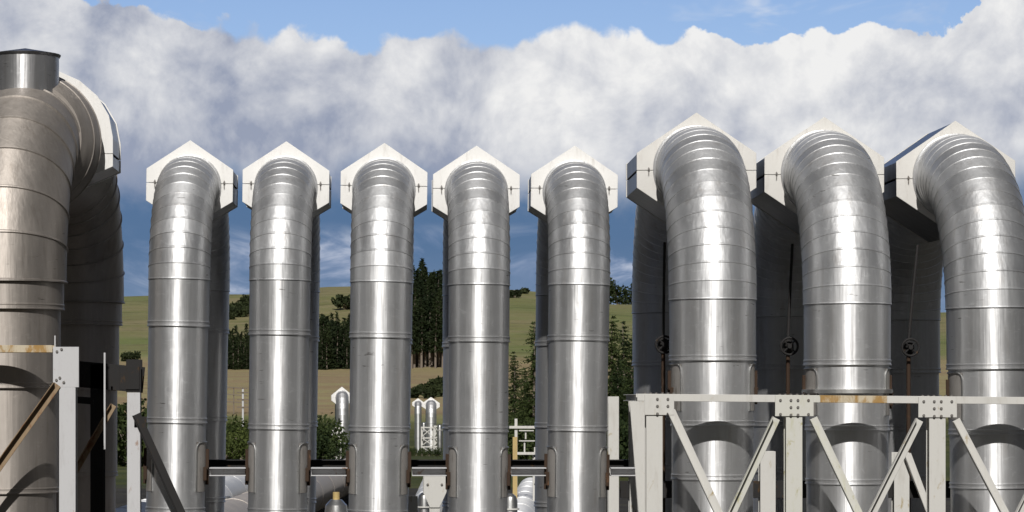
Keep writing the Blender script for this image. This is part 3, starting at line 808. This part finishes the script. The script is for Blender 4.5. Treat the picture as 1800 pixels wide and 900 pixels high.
# nearer bushes
bush = [dict(o=make_tree('bush', (0, 200, 0), '', 'bush', 'bushes', blob_bush(140 + k, 2.6, 3.4, 1500, .16), M['bushleaf'])) for k in range(3)]
for k_, (px, Y, s, lab) in enumerate(((388, 210, .9, 'leafy green bush left in the gap between the first and second slim pipes'), (405, 190, .8, 'leafy green bush low in the gap between the first and second slim pipes'),
                      (424, 205, .95, 'leafy green bush at the edge of the second slim pipe'), (413, 250, 1.2, 'taller green bush behind the others left of the second slim pipe'))):
    x = (px - VX) * Y / F; place(bush, k_ % 3, (x, Y, hgt(x, Y)), lab, 'green bushes beyond the pipes', s)
bd = [dict(o=make_tree('bush', (0, 200, 0), '', 'bush', 'bushes', blob_bush(160 + k, 2.6, 3.4, 1300, .18), M['needles_near'])) for k in range(3)]
for px, Y, s in ((556, 230, 1.2), (566, 225, 1.05), (573, 235, .95), (580, 262, .8), (556, 190, .75), (566, 185, .6), (722, 330, .28), (731, 335, .3), (742, 330, .28), (755, 332, .3), (770, 330, .3), (226, 190, 1.0), (234, 170, 1.1), (243, 185, 1.2), (250, 170, 1.1),
                 (905, 150, .7), (918, 145, .75), (931, 150, .7), (1082, 120, .7), (1096, 125, .7)):
    x = (px - VX) * Y / F; place(bd, rnd.randrange(3), (x, Y, hgt(x, Y)), 'dark evergreen bush low in a gap between the pipes', 'dark bushes beyond the pipes', s)
# near conifers
nc = make_tree('conifer_tree', (0, 0, 0), 'tallest dark conifer with open branches between fourth and fifth slim pipes', 'conifer', 'near conifers', conifer_parts(300, 9.0, .03, 2.7, 40, 12, .22, .35), M['needles_near'])
Y = 170; x = (938 - VX) * Y / F; nc.location = (x, Y, hgt(x, Y))
for px, Y, s, lab in ((903, 176, .82, 'dark conifer at the right edge of the fourth slim pipe'), (922, 190, .75, 'lower dark conifer behind the two between fourth and fifth slim pipes'), (1078, 150, .93, 'dark conifer just right of the fifth slim pipe'), (1096, 160, .95, 'dark conifer close against the first thick pipe rear leg'), (1110, 152, .8, 'dark conifer mostly behind the first thick pipe'),
                      (1088, 138, .62, 'short dark conifer before the others right of the fifth slim pipe')):
    x = (px - VX) * Y / F; dup(nc, (x, Y, hgt(x, Y)), rnd.uniform(0, 6), lab, None, s)

# ------------------------------------------------------------------ far plant, fence, power pole
far_s = make_loop('pipe_loop', (0, 0, 0), 'far slender pipe loop, left of two between third and fourth slim pipes', 'pipe loop', 'far pipe loops', r=.46, R=1.3, zax=6.55, L=1.0, hw=.78, peak=.75, sh=.2,
                  seams=[2.0, 4.0], radii=[.44, .45, .46], gores=5, mat=M['alu'], boxmat=M['white'], n=20, clips=False, seed=31)
Y = 362; x = (735 - VX) * Y / F; far_s.location = (x, Y, hgt(x, Y))
far_b = make_loop('pipe_loop', (0, 0, 0), 'far thicker pipe loop, right of two between third and fourth slim pipes', 'pipe loop', 'far pipe loops', r=.70, R=1.6, zax=6.4, L=1.6, hw=1.15, peak=1.05, sh=.25,
                  seams=[2.0, 4.0], radii=[.66, .68, .7], gores=6, mat=M['alu'], boxmat=M['white'], n=24, clips=False, seed=33)
Y = 358; x = (758 - VX) * Y / F; far_b.location = (x, Y, hgt(x, Y))
Y = 236; x = (602 - VX) * Y / F
fb2 = dup(far_b, (x, Y, hgt(x, Y) - .3), .05, 'far pipe loop with a bright top peeping out left of the third slim pipe', None, (.8, .8, .93))
def far_frame(px, Y, label, wpx, top, bot=820):
    t = thing('lattice_frame', ((px - VX) * Y / F, Y, hgt((px - VX) * Y / F, Y)), label, 'steel frame', 'far white frames')
    h = W(px, top, Y).z - t.location.z; w = wpx * Y / F
    for sx_ in (-.5, .5):
        seg('post', (sx_ * w, 0, 0), (sx_ * w, 0, h), Rprof(.24, .24), M['steel'], t, bevel=0)
    for z in (h, h * .62, h * .3):
        seg('beam', (-w / 2, -.2, z - .1), (w / 2, -.2, z - .1), Rprof(.18, .15), M['steel'], t, bevel=0)
    zz = [h, h * .62, h * .3, 0]
    for k in range(3):
        s = 1 if k % 2 else -1
        seg('brace', (s * w / 2, -.3, zz[k] - .1), (-s * w / 2, -.3, zz[k + 1] + .1), Rprof(.14, .1), M['steel'], t, bevel=0)
        seg('brace', (-s * w / 2, -.42, zz[k] - .1), (s * w / 2, -.42, zz[k + 1] + .1), Rprof(.14, .1), M['steel'], t, bevel=0)
    return t
far_frame(751, 352, 'white lattice frame in front of the far thicker pipe loop', 19, 750)
far_frame(769, 351, 'white narrow frame at the right foot of the far thicker pipe loop', 9, 748)
far_frame(592, 233, 'white frame beside the far pipe loop left of the third slim pipe', 11, 750)
# field fence and pole
Y = 520
fn = thing('field_fence', ((400 - VX) * Y / F, Y, hgt((400 - VX) * Y / F, Y)), 'dark weathered field fence of posts and rails left of the second slim pipe', 'fence')
zb = fn.location.z
for k in range(4):
    x = (k - 1.3) * 1.7; seg('post', (x, 0, -.3), (x, 0, 5.2), Rprof(.22, .22), M['wood'], fn, bevel=0)
for z in (2.2, 3.6, 5.0):
    seg('rail', (-3.2, -.22, z + .4), (3.8, -.18, z - .1), Rprof(.13, .2), M['wood'], fn, bevel=0)
Y = 420
pl = thing('power_pole', ((427 - VX) * Y / F, Y, hgt((427 - VX) * Y / F, Y)), 'weathered wooden pole with crossarms at the left edge of the second slim pipe', 'pole')
h = W(427, 684, Y).z - pl.location.z
seg('pole', (0, 0, 0), (0, 0, h), Rprof(.3, .3), M['galv'], pl, bevel=.03)
for z in (h - .5, h - 1.6, h - 2.8):
    seg('crossarm', (-.9, -.22, z), (.9, -.22, z), Rprof(.16, .16), M['wood'], pl, bevel=0)

# ------------------------------------------------------------------ light, sky, camera
SUN_EL, SUN_AZ = math.radians(38), math.radians(180 + 3.5)   # azimuth clockwise from +Y: behind the camera, a little left
sd = Vector((math.sin(SUN_AZ) * math.cos(SUN_EL), math.cos(SUN_AZ) * math.cos(SUN_EL), math.sin(SUN_EL)))
sl = bpy.data.lights.new('sun', 'SUN'); sl.energy = 3.9; sl.angle = math.radians(.55); sl.color = (1, .97, .925)
so = bpy.data.objects.new('sun', sl); COL.objects.link(so); so.rotation_euler = sd.to_track_quat('Z', 'Y').to_euler(); so.location = sd * 100

w = bpy.data.worlds.new('World'); sc.world = w; w.use_nodes = True
nt = NT(w.node_tree); nt.n.clear()
out = nt.node('ShaderNodeOutputWorld'); bg = nt.node('ShaderNodeBackground')
sky = nt.node('ShaderNodeTexSky', sky_type='NISHITA'); sky.sun_disc = False
sky.sun_elevation = SUN_EL; sky.sun_rotation = SUN_AZ; sky.altitude = 400; sky.air_density = 1.0; sky.dust_density = .15; sky.ozone_density = 2.5
d = nt.node('ShaderNodeTexCoord').outputs['Generated']
nrm = nt.node('ShaderNodeVectorMath', operation='NORMALIZE'); nt.put(nrm.inputs[0], d); d = nrm.outputs[0]
sx = nt.node('ShaderNodeSeparateXYZ'); nt.put(sx.inputs[0], d)
el = nt.math('ARCSINE', sx.outputs[2]); az = nt.math('ARCTAN2', sx.outputs[0], sx.outputs[1])
front = nt.ramp(nt.math('ABSOLUTE', az), .95, .5)
big_n = nt.noise(d, 9, 4, .5)
puff = nt.noise(d, 30, 6, .60, .25)
fine = nt.noise(d, 110, 4, .6, .2)
wisp = nt.noise(nt.mapv(d, (20, 20, 60), (3, 1, 7)), 1.0, 4, .6, .5)
# rounded cauliflower heads along the top of the bank
def cells(scale, off=(0, 0, 0)):
    v = nt.node('ShaderNodeTexVoronoi', feature='SMOOTH_F1'); v.inputs['Scale'].default_value = scale; v.inputs['Smoothness'].default_value = .6
    wv = nt.node('ShaderNodeVectorMath', operation='ADD'); nt.put(wv.inputs[0], nt.mapv(d, (1, 1, 1), off))
    nz = nt.node('ShaderNodeTexNoise'); nt.put(nz.inputs['Vector'], d); nz.inputs['Scale'].default_value = scale * 1.3; nz.inputs['Detail'].default_value = 3
    sc_ = nt.node('ShaderNodeVectorMath', operation='SCALE'); nt.put(sc_.inputs[0], nz.outputs['Color']); sc_.inputs['Scale'].default_value = .55 / scale
    nt.put(wv.inputs[1], sc_.outputs[0]); nt.put(v.inputs['Vector'], wv.outputs[0])
    return nt.math('SUBTRACT', .75, v.outputs['Distance'])
c1 = cells(38); c2 = cells(95)
edge = nt.math('ADD', .1350, nt.math('MULTIPLY', nt.math('SUBTRACT', big_n, .5), .006))
edge = nt.math('ADD', edge, nt.math('MULTIPLY', nt.math('SUBTRACT', c1, .4), .011))
edge = nt.math('ADD', edge, nt.math('MULTIPLY', nt.math('SUBTRACT', c2, .4), .008))
edge = nt.math('ADD', edge, nt.math('MULTIPLY', nt.math('SUBTRACT', fine, .5), .010))
edge = nt.math('ADD', edge, nt.ramp(nt.math('ADD', az, nt.math('MULTIPLY', nt.math('SUBTRACT', puff, .5), .05)), .195, .235, 0, .04)); edge = nt.math('ADD', edge, nt.ramp(az, -.04, -.12, 0, .014))
soft = nt.ramp(nt.noise(d, 14, 3, .5), .35, .65, .0012, .0055)
topm = nt.ramp(nt.math('DIVIDE', nt.math('SUBTRACT', edge, el), soft), -.25, 1.0)
botn = nt.math('ADD', nt.math('MULTIPLY', nt.math('SUBTRACT', puff, .5), .045), nt.math('MULTIPLY', nt.math('SUBTRACT', big_n, .5), .03))
botm = nt.ramp(nt.math('ADD', el, botn), .064, .088)
bank = nt.math('MULTIPLY', nt.math('MULTIPLY', topm, botm), front)
# low far cloud streaks over a dark blue rain belt
lown = nt.noise(nt.mapv(d, (24, 24, 60), (0, 2, 5)), 1.0, 5, .6, .6)
low = nt.math('MULTIPLY', nt.ramp(lown, .42, .66, 0, .85), nt.math('MULTIPLY', nt.ramp(el, .066, .055), nt.ramp(el, .0, .03, .75, 1)))
low = nt.math('MULTIPLY', low, nt.ramp(az, -.11, -.03, .35, 1))
low = nt.math('MULTIPLY', low, front)
hi = nt.math('MULTIPLY', nt.ramp(wisp, .60, .82, 0, .5), nt.ramp(el, .12, .14))
far_hi = nt.math('MULTIPLY', nt.ramp(nt.noise(d, 4.5, 4, .6, .3), .54, .70, 0, .8), nt.math('MULTIPLY', nt.ramp(el, .25, .45), front))
cov = nt.math('MAXIMUM', bank, nt.math('MAXIMUM', hi, far_hi))
# cloud brightness: billows lit from behind the camera
offn = nt.noise(nt.mapv(d, (1, 1, 1), (.004, 0, -.008)), 30, 6, .60, .25)
rel = nt.math('SUBTRACT', offn, puff)
br = nt.math('ADD', .63, nt.math('MULTIPLY', rel, 1.5))
br = nt.math('ADD', br, nt.math('MULTIPLY', nt.math('SUBTRACT', c1, .4), .22))
br = nt.math('ADD', br, nt.math('MULTIPLY', nt.math('SUBTRACT', c2, .4), .22))
br = nt.math('ADD', br, nt.math('MULTIPLY', nt.math('SUBTRACT', big_n, .5), 1.2))
br = nt.math('ADD', br, nt.math('MULTIPLY', nt.math('SUBTRACT', nt.noise(d, 17, 5, .55, .5), .5), 1.8))
br = nt.math('ADD', br, nt.math('MULTIPLY', nt.math('SUBTRACT', fine, .5), .3))
br = nt.math('ADD', br, nt.ramp(el, .085, .128, -.16, .16, False))
br = nt.math('ADD', br, nt.ramp(az, -.15, .09, -.52, .13, False))
cc = nt.mix(nt.ramp(br, .0, 1.0, smooth=False), (.31, .35, .46), (.87, .868, .865))
lc = nt.mix(nt.ramp(lown, .45, .75), (.30, .37, .55), (.62, .66, .74))
skyc = nt.node('ShaderNodeVectorMath', operation='MULTIPLY'); nt.put(skyc.inputs[0], sky.outputs[0]); skyc.inputs[1].default_value = (.078, .078, .092)
rain = nt.math('MULTIPLY', nt.ramp(el, .115, .075, 0, .93), front)
base = nt.mix(rain, skyc.outputs[0], nt.mix(nt.ramp(el, .06, .02), (.062, .135, .275), (.15, .23, .38)))
base = nt.mix(low, base, lc)
# unseen grey cloud cover, added overhead and behind the camera to dim reflections
dimming_deck = nt.math('MULTIPLY', nt.ramp(sx.outputs[1], .90, .68), nt.ramp(nt.noise(d, 2.6, 3, .6, .3), .36, .52, .86, .97))
base = nt.mix(dimming_deck, base, nt.mix(nt.ramp(big_n, .35, .65), (.03, .03, .031), (.10, .099, .098)))
fin = nt.mix(cov, base, cc)
nt.put(bg.inputs['Color'], fin); bg.inputs['Strength'].default_value = 1.0
nt.l.new(bg.outputs[0], out.inputs[0])

cam = bpy.data.cameras.new('camera'); co = bpy.data.objects.new('camera', cam); COL.objects.link(co)
co.location = (0, 0, EYE); co.rotation_euler = (PI / 2, 0, 0)
cam.sensor_width = 36; cam.lens = 36 * F / 1800; cam.shift_x = (900 - VX) / 1800; cam.shift_y = (VY - 450) / 1800
cam.clip_start = .5; cam.clip_end = 20000
sc.camera = co
sc.view_settings.view_transform = 'Standard'; sc.view_settings.look = 'None'; sc.view_settings.exposure = 0; sc.view_settings.gamma = 1
sc.cycles.use_denoising = True
sc.cycles.max_bounces = 8
